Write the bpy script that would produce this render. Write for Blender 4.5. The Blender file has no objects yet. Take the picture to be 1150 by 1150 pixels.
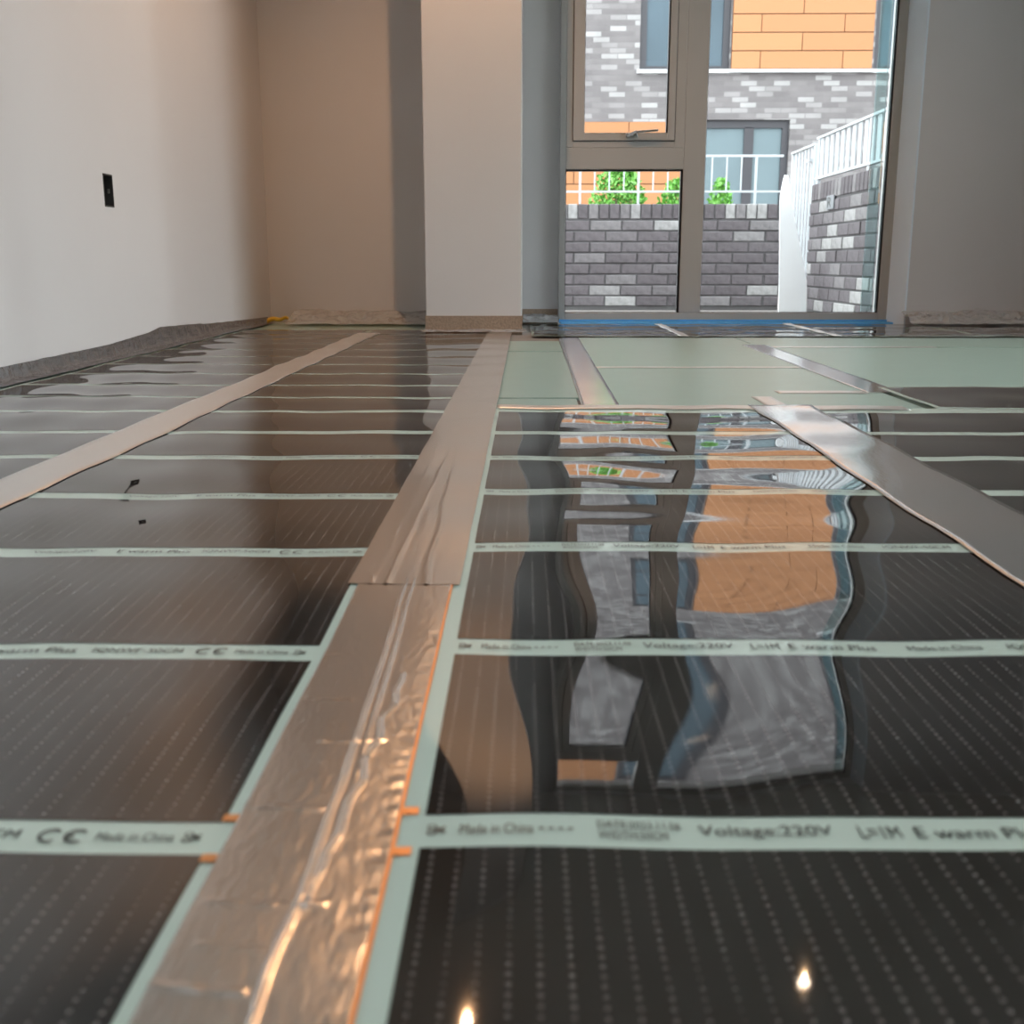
import bpy, math, random
from mathutils import Vector, noise
random.seed(7)
scene = bpy.context.scene
COL = scene.collection
PI = math.pi

# ------------------------------------------------------------------ camera
cam_d = bpy.data.cameras.new('camera')
cam_d.sensor_fit = 'HORIZONTAL'; cam_d.sensor_width = 36.0
cam_d.lens = 36.0 * 1230.0 / 1150.0
cam_d.clip_start = 0.02; cam_d.clip_end = 300
cam_d.dof.use_dof = True; cam_d.dof.focus_distance = 2.2; cam_d.dof.aperture_fstop = 11
cam = bpy.data.objects.new('camera', cam_d); COL.objects.link(cam)
cam.location = (0, 0, 0.2625)
cam.rotation_euler = (math.radians(90 - 12.824), 0, math.radians(0.727))
scene.camera = cam

# ------------------------------------------------------------------ sky and exposure
world = bpy.data.worlds.new('overcast_sky'); scene.world = world
world.use_nodes = True
wn = world.node_tree.nodes; wn.clear()
wo = wn.new('ShaderNodeOutputWorld'); wb = wn.new('ShaderNodeBackground')
wb.inputs[0].default_value = (0.94, 0.955, 1.0, 1); wb.inputs[1].default_value = 7.2
world.node_tree.links.new(wb.outputs[0], wo.inputs[0])
vs = scene.view_settings
vs.view_transform = 'Standard'; vs.look = 'None'; vs.gamma = 1.0; vs.use_curve_mapping = False
vs.exposure = 0.0
sun_d = bpy.data.lights.new('added_sun', 'SUN'); sun_d.energy = 0.33; sun_d.angle = math.radians(2.0); sun_d.color = (0.92, 0.96, 1.0)  # sun added to throw cool light sideways onto the left wall
sun = bpy.data.objects.new('added_sun', sun_d); COL.objects.link(sun)
sun.rotation_euler = Vector((-math.cos(math.radians(11)), -0.03, -math.sin(math.radians(11)))).to_track_quat('-Z', 'Y').to_euler()
LAMP_POWER = 66.0
# (x, y, power factor) of the ceiling downlights; the two white ones are added fill
LAMPS = [(-0.20, 3.56, 1.0, (1.0, 0.53, 0.25)), (1.02, 3.83, 0.05, (1.0, 0.6, 0.3)), (-0.30, 0.85, 0.62, (0.98, 0.99, 1.0)), (1.2, 0.5, 0.6, (0.98, 0.99, 1.0))]
CEIL = 2.36

# ------------------------------------------------------------------ helpers
def link(o, parent=None):
    COL.objects.link(o)
    if parent is not None:
        o.parent = parent
        p = parent
        while p is not None:          # mesh data stays in world coordinates under every parent
            o.location = Vector(o.location) - Vector(p.location); p = p.parent
    return o

def mesh(name, verts, faces, mat=None, parent=None, smooth=False, loc=(0, 0, 0)):
    me = bpy.data.meshes.new(name)
    me.from_pydata([tuple(v) for v in verts], [], faces)
    me.update()
    if smooth:
        for p in me.polygons: p.use_smooth = True
    if mat: me.materials.append(mat)
    o = bpy.data.objects.new(name, me); o.location = loc
    return link(o, parent)

def empty(name, loc):
    o = bpy.data.objects.new(name, None); o.location = loc; o.empty_display_size = 0.05
    COL.objects.link(o)
    return o

def tag(o, label, cat=None, group=None, kind=None):
    if label: o['label'] = label
    if cat: o['category'] = cat
    if group: o['group'] = group
    if kind: o['kind'] = kind
    return o

def struct(o, label=None):
    o['kind'] = 'structure'
    if label: o['label'] = label
    return o

class MB:
    def __init__(s): s.v = []; s.f = []
    def box(s, x0, x1, y0, y1, z0, z1):
        b = len(s.v)
        for z in (z0, z1):
            s.v += [(x0, y0, z), (x1, y0, z), (x1, y1, z), (x0, y1, z)]
        s.f += [tuple(b + i for i in q) for q in ((3, 2, 1, 0), (4, 5, 6, 7), (0, 1, 5, 4), (1, 2, 6, 5), (2, 3, 7, 6), (3, 0, 4, 7))]
        return s
    def bar(s, p, q, w, d):
        p = Vector(p); q = Vector(q); t = (q - p).normalized()
        a = t.cross(Vector((0, 0, 1)))
        if a.length < 1e-4: a = Vector((1, 0, 0))
        a.normalize(); c = a.cross(t).normalized()
        b = len(s.v)
        for e in (p, q):
            for (i, j) in ((-1, -1), (1, -1), (1, 1), (-1, 1)):
                s.v.append(tuple(e + a * (w / 2 * i) + c * (d / 2 * j)))
        s.f += [tuple(b + i for i in q_) for q_ in ((3, 2, 1, 0), (4, 5, 6, 7), (0, 1, 5, 4), (1, 2, 6, 5), (2, 3, 7, 6), (3, 0, 4, 7))]
        return s
    def cyl(s, c, r, z0, z1, n=24, r1=None):
        b = len(s.v); r1 = r if r1 is None else r1
        for k in range(n):
            a = 2 * PI * k / n
            s.v.append((c[0] + r * math.cos(a), c[1] + r * math.sin(a), z0))
            s.v.append((c[0] + r1 * math.cos(a), c[1] + r1 * math.sin(a), z1))
        for k in range(n):
            j = (k + 1) % n
            s.f.append((b + 2 * k, b + 2 * j, b + 2 * j + 1, b + 2 * k + 1))
        s.f.append(tuple(b + 2 * k for k in reversed(range(n)))); s.f.append(tuple(b + 2 * k + 1 for k in range(n)))
        return s
    def build(s, name, mat=None, parent=None, smooth=False, bevel=0):
        o = mesh(name, s.v, s.f, mat, parent, smooth)
        if bevel:
            m = o.modifiers.new('bevel', 'BEVEL'); m.width = bevel; m.segments = 2; m.limit_method = 'ANGLE'
        return o

def box(name, x0, x1, y0, y1, z0, z1, mat=None, parent=None, bevel=0):
    return MB().box(x0, x1, y0, y1, z0, z1).build(name, mat, parent, False, bevel)

def surf(name, x0, x1, y0, y1, nx, ny, fz, mat, parent=None, thick=0.0, fx=None):
    """a laid sheet: a grid over x,y with height fz; thick > 0 closes it downwards"""
    v = []; f = []
    for j in range(ny + 1):
        for i in range(nx + 1):
            x = x0 + (x1 - x0) * i / nx; y = y0 + (y1 - y0) * j / ny
            if fx: x = fx(x, y)
            v.append((x, y, fz(x, y)))
    w = nx + 1
    for j in range(ny):
        for i in range(nx):
            a = j * w + i
            f.append((a, a + 1, a + w + 1, a + w))
    if thick:
        n = len(v)
        ring = [i for i in range(w)] + [j * w + nx for j in range(1, ny + 1)] + [ny * w + i for i in range(nx - 1, -1, -1)] + [j * w for j in range(ny - 1, 0, -1)]
        for r in ring: v.append((v[r][0], v[r][1], v[r][2] - thick))
        m = len(ring)
        for k in range(m):
            f.append((ring[(k + 1) % m], ring[k], n + k, n + (k + 1) % m))
    o = mesh(name, v, f, mat, parent, True)
    for p in list(o.data.polygons)[nx * ny:]: p.use_smooth = False
    return o

# ------------------------------------------------------------------ materials
def new_mat(name):
    m = bpy.data.materials.new(name); m.use_nodes = True
    nt = m.node_tree; b = nt.nodes['Principled BSDF']
    return m, nt, b

def simple(name, col, rough=0.5, metal=0.0, var=0.0, scale=30.0, bump=0.0, ior=1.5, bscale=None, coat=0.0):
    m, nt, b = new_mat(name)
    b.inputs['Base Color'].default_value = (*col, 1); b.inputs['Roughness'].default_value = rough
    b.inputs['Metallic'].default_value = metal; b.inputs['IOR'].default_value = ior
    b.inputs['Coat Weight'].default_value = coat; b.inputs['Coat Roughness'].default_value = 0.05
    if var or bump:
        tc = nt.nodes.new('ShaderNodeTexCoord')
        n = nt.nodes.new('ShaderNodeTexNoise'); n.inputs['Scale'].default_value = scale; n.inputs['Detail'].default_value = 5
        nt.links.new(tc.outputs['Object'], n.inputs['Vector'])
        if var:
            r = nt.nodes.new('ShaderNodeMapRange'); r.inputs[3].default_value = 1 - var; r.inputs[4].default_value = 1 + var
            nt.links.new(n.outputs[0], r.inputs[0])
            h = nt.nodes.new('ShaderNodeHueSaturation'); h.inputs['Color'].default_value = (*col, 1)
            nt.links.new(r.outputs[0], h.inputs['Value']); nt.links.new(h.outputs[0], b.inputs['Base Color'])
        if bump:
            n2 = n
            if bscale:
                n2 = nt.nodes.new('ShaderNodeTexNoise'); n2.inputs['Scale'].default_value = bscale; n2.inputs['Detail'].default_value = 6
                nt.links.new(tc.outputs['Object'], n2.inputs['Vector'])
            bp = nt.nodes.new('ShaderNodeBump'); bp.inputs['Strength'].default_value = bump; bp.inputs['Distance'].default_value = 0.01
            nt.links.new(n2.outputs[0], bp.inputs['Height']); nt.links.new(bp.outputs[0], b.inputs['Normal'])
    return m

def clear_mat(name, tint, ior, rough=0.0, milky=0.0, milk=(0.8, 0.8, 0.8), bump=0.0, bscale=40):
    """thin clear sheet: see-through with mirror-like skin"""
    m = bpy.data.materials.new(name); m.use_nodes = True
    nt = m.node_tree; nt.nodes.clear(); N = nt.nodes.new; L = nt.links.new
    out = N('ShaderNodeOutputMaterial'); tr = N('ShaderNodeBsdfTransparent'); gl = N('ShaderNodeBsdfGlossy'); fr = N('ShaderNodeFresnel'); mx = N('ShaderNodeMixShader')
    tr.inputs[0].default_value = (*tint, 1); gl.inputs['Roughness'].default_value = rough; fr.inputs[0].default_value = ior
    under = tr
    if milky:
        df = N('ShaderNodeBsdfDiffuse'); df.inputs[0].default_value = (*milk, 1)
        m2 = N('ShaderNodeMixShader'); m2.inputs[0].default_value = milky
        L(tr.outputs[0], m2.inputs[1]); L(df.outputs[0], m2.inputs[2]); under = m2
    if bump:
        tc = N('ShaderNodeTexCoord'); n = N('ShaderNodeTexNoise'); n.inputs['Scale'].default_value = bscale; n.inputs['Detail'].default_value = 4
        L(tc.outputs['Object'], n.inputs['Vector']); bp = N('ShaderNodeBump'); bp.inputs['Strength'].default_value = bump; bp.inputs['Distance'].default_value = 0.01
        L(n.outputs[0], bp.inputs['Height']); L(bp.outputs[0], gl.inputs['Normal'])
    L(fr.outputs[0], mx.inputs[0]); L(under.outputs[0], mx.inputs[1]); L(gl.outputs[0], mx.inputs[2]); L(mx.outputs[0], out.inputs[0])
    return m

M = {}
M['wall'] = simple('wall_paint', (0.66, 0.655, 0.665), 0.75, var=0.03, scale=3, bump=0.04, bscale=220)
M['wall_dimmed'] = simple('dimmed_wall_paint', (0.62, 0.61, 0.63), 0.75, var=0.03, scale=3, bump=0.04, bscale=220)  # same paint as the other walls, darkened to stand in for weaker light
M['ceiling'] = simple('ceiling_paint', (0.72, 0.71, 0.69), 0.8, var=0.02, scale=4)
M['concrete'] = simple('concrete_floor', (0.3, 0.29, 0.28), 0.85, var=0.2, scale=8, bump=0.2)
M['plaster_bare'] = simple('bare_speckled_plaster', (0.33, 0.25, 0.19), 0.8, var=0.45, scale=130, bump=0.3)
M['alu'] = simple('grey_powder_coated_aluminium', (0.46, 0.455, 0.445), 0.35, var=0.03, scale=6)
M['gasket'] = simple('black_rubber_gasket', (0.012, 0.014, 0.02), 0.5)
M['blue_film'] = simple('blue_protective_film', (0.13, 0.48, 0.95), 0.18, var=0.15, scale=30, bump=0.1)
M['handle'] = simple('brushed_steel_handle', (0.55, 0.55, 0.56), 0.25, metal=0.9)
M['glass'] = clear_mat('window_glass', (0.93, 0.97, 0.96), 1.45)
M['foam'] = simple('mint_foam_board', (0.33, 0.47, 0.42), 0.30, var=0.07, scale=14, bump=0.05, bscale=300)
M['clear_film'] = clear_mat('clear_polyester_film', (0.93, 0.96, 0.93), 1.6, 0.03, 0.8, (0.78, 0.96, 0.87))
M['copper'] = simple('copper_busbar', (0.85, 0.42, 0.18), 0.35, metal=0.75)
M['ink'] = simple('black_printing_ink', (0.02, 0.02, 0.022), 0.4)
M['plastic'] = clear_mat('crumpled_clear_plastic', (0.92, 0.94, 0.95), 1.85, 0.06, 0.42, (0.93, 0.95, 0.98), 0.5, 60)
M['edge_foil'] = simple('grey_metallised_edge_strip', (0.24, 0.24, 0.25), 0.22, metal=0.6, var=0.15, scale=35, bump=0.6, bscale=38)
M['yellow'] = simple('yellow_plastic', (0.70, 0.42, 0.03), 0.45, var=0.15, scale=60)
M['dark_box'] = simple('grey_socket_box', (0.05, 0.048, 0.046), 0.6, var=0.2, scale=90)
M['screw'] = simple('zinc_lug', (0.35, 0.33, 0.30), 0.4, metal=0.8)
M['white_paint'] = simple('white_painted_steel', (0.42, 0.44, 0.46), 0.4)
M['white_sheet'] = simple('white_sheet', (0.88, 0.89, 0.9), 0.6, var=0.02, scale=9)
M['ledge'] = simple('white_ledge', (0.5, 0.5, 0.51), 0.5)
M['dark_frame'] = simple('dark_window_frame', (0.022, 0.02, 0.026), 0.5)
M['mortar'] = simple('grey_mortar', (0.075, 0.07, 0.072), 0.9, var=0.2, scale=60)
M['gravel'] = simple('gravel_ground', (0.16, 0.14, 0.13), 0.9, var=0.6, scale=70, bump=0.6)
M['orange_back'] = simple('dark_cladding_backing', (0.10, 0.045, 0.02), 0.8)
M['leaf'] = simple('fresh_green_leaf', (0.14, 0.36, 0.06), 0.45, var=0.35, scale=9)
M['stem'] = simple('brown_stem', (0.08, 0.05, 0.03), 0.8)
M['room_dark'] = simple('dark_interior', (0.05, 0.06, 0.065), 0.8)
M['curtain'] = simple('pale_blue_curtain', (0.10, 0.135, 0.15), 0.7, var=0.15, scale=5)
M['trim_ring'] = simple('white_lamp_ring', (0.75, 0.75, 0.74), 0.4)
M['far_glass'] = simple('far_window_glass', (0.05, 0.075, 0.095), 0.06, var=0.3, scale=1.2, ior=1.33)

def orange_mat():
    m, nt, b = new_mat('orange_cladding_panel')
    oi = nt.nodes.new('ShaderNodeObjectInfo'); r = nt.nodes.new('ShaderNodeValToRGB')
    r.color_ramp.elements[0].color = (0.29, 0.112, 0.035, 1); r.color_ramp.elements[1].color = (0.32, 0.13, 0.043, 1)
    nt.links.new(oi.outputs['Random'], r.inputs[0]); nt.links.new(r.outputs[0], b.inputs['Base Color'])
    b.inputs['Roughness'].default_value = 0.5
    return m
M['orange'] = orange_mat()

def brick_piece():
    m, nt, b = new_mat('grey_brick'); N = nt.nodes.new; L = nt.links.new
    oi = N('ShaderNodeObjectInfo'); r = N('ShaderNodeValToRGB')
    e = r.color_ramp.elements; e[0].color = (0.085, 0.072, 0.078, 1); e[1].color = (0.29, 0.28, 0.275, 1)
    e.new(0.55).color = (0.105, 0.09, 0.097, 1); e.new(0.78).color = (0.17, 0.157, 0.16, 1); e.new(0.88).color = (0.27, 0.26, 0.258, 1)
    L(oi.outputs['Random'], r.inputs[0])
    tc = N('ShaderNodeTexCoord'); n = N('ShaderNodeTexNoise'); n.inputs['Scale'].default_value = 26; n.inputs['Detail'].default_value = 6
    L(tc.outputs['Object'], n.inputs['Vector'])
    mr = N('ShaderNodeMapRange'); mr.inputs[3].default_value = 0.45; mr.inputs[4].default_value = 1.6; L(n.outputs[0], mr.inputs[0])
    h = N('ShaderNodeHueSaturation'); L(r.outputs[0], h.inputs['Color']); L(mr.outputs[0], h.inputs['Value']); L(h.outputs[0], b.inputs['Base Color'])
    bp = N('ShaderNodeBump'); bp.inputs['Strength'].default_value = 0.5; bp.inputs['Distance'].default_value = 0.01; L(n.outputs[0], bp.inputs['Height']); L(bp.outputs[0], b.inputs['Normal'])
    b.inputs['Roughness'].default_value = 0.85
    return m
M['brick'] = brick_piece()

def far_brick():
    m, nt, b = new_mat('far_grey_brickwork'); N = nt.nodes.new; L = nt.links.new
    tc = N('ShaderNodeTexCoord'); sp = N('ShaderNodeSeparateXYZ'); cb = N('ShaderNodeCombineXYZ')
    L(tc.outputs['Object'], sp.inputs[0]); L(sp.outputs[0], cb.inputs[0]); L(sp.outputs[2], cb.inputs[1])
    br = N('ShaderNodeTexBrick'); br.inputs['Scale'].default_value = 1.0; br.inputs['Brick Width'].default_value = 0.24; br.inputs['Row Height'].default_value = 0.075
    br.inputs['Mortar Size'].default_value = 0.006; br.inputs['Mortar Smooth'].default_value = 0.3; br.inputs['Bias'].default_value = -0.15
    br.inputs['Color1'].default_value = (0, 0, 0, 1); br.inputs['Color2'].default_value = (1, 1, 1, 1); br.inputs['Mortar'].default_value = (0.22, 0.22, 0.22, 1)
    L(cb.outputs[0], br.inputs['Vector'])
    r = N('ShaderNodeValToRGB'); e = r.color_ramp.elements
    e[0].color = (0.115, 0.103, 0.105, 1); e[1].color = (0.31, 0.305, 0.30, 1)
    e.new(0.45).color = (0.145, 0.131, 0.132, 1); e.new(0.65).color = (0.21, 0.197, 0.197, 1)
    L(br.outputs[0], r.inputs[0])
    n = N('ShaderNodeTexNoise'); n.inputs['Scale'].default_value = 3.5; L(tc.outputs['Object'], n.inputs['Vector'])
    mr = N('ShaderNodeMapRange'); mr.inputs[3].default_value = 0.8; mr.inputs[4].default_value = 1.2; L(n.outputs[0], mr.inputs[0])
    h = N('ShaderNodeHueSaturation'); L(r.outputs[0], h.inputs['Color']); L(mr.outputs[0], h.inputs['Value']); L(h.outputs[0], b.inputs['Base Color'])
    bp = N('ShaderNodeBump'); bp.inputs['Strength'].default_value = 0.4; bp.inputs['Distance'].default_value = 0.01; L(br.outputs[1], bp.inputs['Height']); bp.invert = True; L(bp.outputs[0], b.inputs['Normal'])
    b.inputs['Roughness'].default_value = 0.85
    return m
M['far_brick'] = far_brick()

def carbon():
    """black carbon layer under a glossy film, printed with lines of pale dots 12 x 6 mm apart"""
    m, nt, b = new_mat('black_carbon_film'); N = nt.nodes.new; L = nt.links.new
    tc = N('ShaderNodeTexCoord'); sp = N('ShaderNodeSeparateXYZ'); L(tc.outputs['Object'], sp.inputs[0])
    def mth(op, a, bv=None, c=None):
        n = N('ShaderNodeMath'); n.operation = op
        for i, v in enumerate((a, bv, c)):
            if v is None: continue
            if isinstance(v, (int, float)): n.inputs[i].default_value = v
            else: L(v, n.inputs[i])
        return n.outputs[0]
    def cell(s, p):      # distance in metres from the cell centre
        return mth('MULTIPLY', mth('SUBTRACT', mth('FRACT', mth('DIVIDE', s, p)), 0.5), p)
    dx = cell(sp.outputs[0], 0.0118); dy = mth('MULTIPLY', cell(sp.outputs[1], 0.006), 0.75)
    d = mth('SQRT', mth('ADD', mth('MULTIPLY', dx, dx), mth('MULTIPLY', dy, dy)))
    mr = N('ShaderNodeMapRange'); mr.inputs[1].default_value = 0.0006; mr.inputs[2].default_value = 0.0014; mr.inputs[3].default_value = 1; mr.inputs[4].default_value = 0
    L(d, mr.inputs[0])
    n = N('ShaderNodeTexNoise'); n.inputs['Scale'].default_value = 22; L(tc.outputs['Object'], n.inputs['Vector'])
    mr2 = N('ShaderNodeMapRange'); mr2.inputs[1].default_value = 0.3; mr2.inputs[2].default_value = 0.7; mr2.inputs[3].default_value = 0.25; mr2.inputs[4].default_value = 1; L(n.outputs[0], mr2.inputs[0])
    fac = mth('MULTIPLY', mr.outputs[0], mr2.outputs[0])
    mx = N('ShaderNodeMix'); mx.data_type = 'RGBA'
    mx.inputs[6].default_value = (0.010, 0.0085, 0.008, 1); mx.inputs[7].default_value = (0.20, 0.18, 0.175, 1)
    L(fac, mx.inputs[0]); L(mx.outputs[2], b.inputs['Base Color'])
    b.inputs['Roughness'].default_value = 0.03; b.inputs['IOR'].default_value = 1.9
    return m
M['carbon'] = carbon()

def foil(name, col, rough, bump, bscale):
    m, nt, b = new_mat(name); N = nt.nodes.new; L = nt.links.new
    b.inputs['Base Color'].default_value = (*col, 1); b.inputs['Metallic'].default_value = 0.92
    tc = N('ShaderNodeTexCoord'); mp = N('ShaderNodeMapping'); mp.inputs['Scale'].default_value = (2.2, 0.5, 1)
    L(tc.outputs['Object'], mp.inputs['Vector'])
    n = N('ShaderNodeTexNoise'); n.inputs['Scale'].default_value = bscale; n.inputs['Detail'].default_value = 5; L(mp.outputs[0], n.inputs['Vector'])
    mr = N('ShaderNodeMapRange'); mr.inputs[3].default_value = rough * 0.9; mr.inputs[4].default_value = rough * 1.12; L(n.outputs[0], mr.inputs[0]); L(mr.outputs[0], b.inputs['Roughness'])
    bp = N('ShaderNodeBump'); bp.inputs['Strength'].default_value = bump; bp.inputs['Distance'].default_value = 0.004; L(n.outputs[0], bp.inputs['Height']); L(bp.outputs[0], b.inputs['Normal'])
    return m
M['foil'] = foil('aluminium_foil_tape', (0.74, 0.70, 0.66), 0.21, 0.07, 160)
M['foil_bright'] = foil('bright_foil_tape', (0.82, 0.80, 0.79), 0.14, 0.05, 120)
M['foil_pale'] = foil('pale_foil_tape', (0.80, 0.78, 0.76), 0.34, 0.05, 160)

# ------------------------------------------------------------------ room shell
XL, YB, YW = -1.15, 5.0, 4.84
ZF = -0.006
struct(box('floor', -1.35, 3.5, -2.7, 5.1, -0.2, ZF, M['concrete']), 'bare concrete floor under the foam underlay and heating film')
struct(box('ceiling', -1.35, 3.5, -2.7, 5.2, CEIL, CEIL + 0.2, M['ceiling']))
# left wall around the socket opening
SY0, SY1, SZ0, SZ1 = 3.085, 3.155, 0.412, 0.500
w = MB()
w.box(XL - .2, XL, -2.7, SY0, ZF, CEIL); w.box(XL - .2, XL, SY1, YB + .2, ZF, CEIL)
w.box(XL - .2, XL, SY0, SY1, ZF, SZ0); w.box(XL - .2, XL, SY0, SY1, SZ1, CEIL); w.box(XL - .2, XL - .045, SY0, SY1, SZ0, SZ1)
struct(w.build('wall_left', M['wall']), 'white painted wall on the left')
struct(box('wall_back', XL, 0.143, YB, YB + .2, ZF, CEIL, M['wall']), 'beige lit wall in the recess left of the column')
struct(box('wall_column', -0.380, -0.018, 4.22, YB, ZF, CEIL, M['wall'], bevel=0.003), 'square column standing in front of the back wall')
struct(box('wall_window', 1.645, 3.5, YW, YB + .2, ZF, CEIL, M['wall_dimmed']), 'painted wall right of the window, colour darkened for its dim light')
struct(box('wall_lintel', 0.143, 1.645, 4.95, YB + .2, 2.33, CEIL, M['wall']))
struct(box('wall_rear', XL, 3.3, -2.7, -2.5, ZF, CEIL, M['wall']))
SWY0, SWY1, SWZ1 = 1.55, 3.79, 2.30      # glazed opening added out of view in the right-hand wall, lighting the left wall
w = MB()
w.box(3.3, 3.5, -2.7, SWY0, ZF, CEIL); w.box(3.3, 3.5, SWY1, YW, ZF, CEIL); w.box(3.3, 3.5, SWY0, SWY1, SWZ1, CEIL)
struct(w.build('wall_right', M['wall_dimmed']))
w2 = struct(empty('added_window', (3.4, 2.2, 0)), 'unseen glazed opening added in the right-hand wall to light the left wall')
for k in range(3):
    a = SWY0 + (SWY1 - SWY0 - .06) * k / 2
    box('frame_post', 3.36, 3.42, a, a + .06, ZF, SWZ1, M['alu'], w2)
    if k < 2: box('glass_pane', 3.387, 3.395, a + .06, SWY0 + (SWY1 - SWY0 - .06) * (k + 1) / 2, .05, SWZ1 - .05, M['glass'], w2)
for z in (ZF, SWZ1 - .05): box('frame_rail', 3.36, 3.42, SWY0 + .06, SWY1 - .06, z, z + .05, M['alu'], w2)
struct(mesh('trim_1', [(x, y, z) for z in (0.0, 2.33) for (x, y) in ((1.598, 4.954), (1.638, 4.837), (1.645, 4.837), (1.645, 4.954))],
            [(3, 2, 1, 0), (4, 5, 6, 7), (0, 1, 5, 4), (1, 2, 6, 5), (2, 3, 7, 6), (3, 0, 4, 7)], simple('skylight_reveal_tint', (0.74, 0.84, 0.95), 0.3)), 'splayed window reveal lining, tinted pale blue for the skylight on it')  # reveal lining splayed and tinted pale blue in place of skylight
struct(box('baseboard_column', -0.383, -0.015, 4.214, 4.224, ZF, 0.066, M['plaster_bare']), 'bare speckled band at the foot of the column')
struct(box('baseboard_back', -0.018, 0.143, 4.992, 5.0, ZF, 0.06, M['plaster_bare']), 'bare speckled band at the wall foot beside the window')

# ------------------------------------------------------------------ window
win = struct(empty('window_1', (0.88, 5.0, 0.0)), 'tall grey aluminium window with a tilting sash over a fixed pane')
FY0, FY1 = 4.955, 5.035
def wpart(name, x0, x1, z0, z1, mat='alu', y0=FY0, y1=FY1, bevel=0.003, parent=None):
    return box(name, x0, x1, y0, y1, z0, z1, M[mat], parent or win, bevel)
wpart('frame_jamb', 0.143, 0.170, 0.0, 2.33)
wpart('frame_jamb', 1.560, 1.645, 0.0, 2.33)
wpart('frame_head', 0.170, 1.560, 2.29, 2.33)
wpart('frame_sill', 0.170, 1.560, -0.004, 0.046)
wpart('mullion', 0.678, 0.772, 0.046, 2.29)
wpart('transom', 0.170, 0.678, 0.656, 0.745)
wpart('transom', 0.170, 0.678, 1.905, 2.0)
box('glass_pane', 0.170, 0.678, 4.990, 4.998, 2.0, 2.29, M['glass'], win)
wpart('frame_liner', 0.170, 0.197, 0.745, 1.905)
wpart('frame_liner', 0.637, 0.678, 0.745, 1.905)
wpart('frame_liner', 0.197, 0.637, 0.745, 0.772)
sash = MB()
SX0, SX1, SB, ST = 0.1995, 0.6345, 0.7745, 1.90
sash.box(SX0, 0.247, 4.948, 5.02, SB, ST); sash.box(0.606, SX1, 4.948, 5.02, SB, ST)
sash.box(0.247, 0.606, 4.948, 5.02, SB, 0.806); sash.box(0.247, 0.606, 4.948, 5.02, ST - .04, ST)
sa = sash.build('sash', M['alu'], win, bevel=0.002)
g = MB(); gy0, gy1 = 4.957, 4.99
g.box(SX0 - .0025, SX0, gy0, gy1, SB - .0025, ST); g.box(SX1, SX1 + .0025, gy0, gy1, SB - .0025, ST); g.box(SX0, SX1, gy0, gy1, SB - .0025, SB)
g.build('sash_gap', M['gasket'], win)
def gasket(x0, x1, z0, z1, l, r, t, b, parent=win):
    q = MB(); a0, a1 = 4.962, 4.985
    if l: q.box(x0, x0 + l, a0, a1, z0, z1)
    if r: q.box(x1 - r, x1, a0, a1, z0, z1)
    if t: q.box(x0, x1, a0, a1, z1 - t, z1)
    if b: q.box(x0, x1, a0, a1, z0, z0 + b)
    return q.build('gasket', M['gasket'], parent)
gasket(0.170, 0.678, 0.046, 0.656, .003, .010, .007, .002)
gasket(0.247, 0.606, 0.806, 1.86, .002, .007, .004, .002)
gasket(0.772, 1.560, 0.046, 2.29, .002, .008, .006, .002)
box('glass_pane', 0.170, 0.678, 4.990, 4.998, 0.046, 0.656, M['glass'], win)
box('glass_pane', 0.247, 0.606, 4.985, 4.993, 0.806, 1.86, M['glass'], win)
box('glass_pane', 0.772, 1.560, 4.990, 4.998, 0.046, 2.29, M['glass'], win)
edge_refl = box('glass_edge_reflection', 1.500, 1.546, 5.004, 5.020, 0.05, 2.29, clear_mat('pale_green_edge_reflection', (0.86, 0.95, 0.95), 1.3, 0.05, 0.12, (0.5, 0.7, 0.7)), win)  # tinted strip stands in for the greenish reflection at the pane edge
hd = MB()
hd.bar((0.425, 4.940, 0.795), (0.475, 4.938, 0.795), 0.020, 0.016)
hd.bar((0.432, 4.934, 0.790), (0.470, 4.915, 0.806), 0.014, 0.014); hd.bar((0.470, 4.915, 0.806), (0.56, 4.912, 0.812), 0.011, 0.009)
tag(hd.build('window_handle', M['handle'], win, bevel=0.002), 'small steel handle')
# blue protective film on sill
bf = MB(); bf.box(0.146, 1.612, 4.946, 4.9545, 0.0, 0.016)
tag(bf.build('protective_film', M['blue_film'], win), 'blue protective film on the bottom rail')
tag(box('window_sill_strip', 0.150, 1.610, 4.885, 4.944, ZF, 0.008, M['blue_film'], bevel=0.004), 'strip of blue protective film lying along the foot of the window', 'protective film')

# ------------------------------------------------------------------ floor covering
def foam_board(x0, x1, y0, y1, label, z=0.0, t=0.006, group='mint foam boards by the window'):
    o = box('foam_board', x0, x1, y0, y1, z - t, z, M['foam'], bevel=0.0012)
    return tag(o, label, 'foam board', group)
G2 = 'foam underlay beneath the heating film'
tag(box('foam_underlay', -1.13, -0.102, -2.2, 4.205, ZF, 0.0, M['foam']), 'mint foam underlay below the black film left of the foil strip', 'foam underlay', G2)
tag(box('foam_underlay', -0.100, 1.30, -2.2, 1.992, ZF, 0.0, M['foam']), 'mint foam underlay below the black film right of the foil strip', 'foam underlay', G2)
foam_board(-1.13, -0.385, 4.215, 4.985, 'mint foam board in the recess, under the crumpled plastic')
foam_board(-0.085, 0.112, 3.36, 3.80, 'small mint foam board nearest the column')
foam_board(-0.082, 0.110, 2.185, 3.335, 'narrow mint foam board in the middle, beside the long foil strip')
foam_board(-0.078, 0.100, 2.000, 2.165, 'small mint foam offcut at the edge of the black film')
foam_board(0.125, 0.745, 2.840, 3.98, 'large mint foam board lying nearest the fixed lower pane')
foam_board(0.110, 0.740, 2.000, 2.825, 'large mint foam board bordering the reflective black film')
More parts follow.
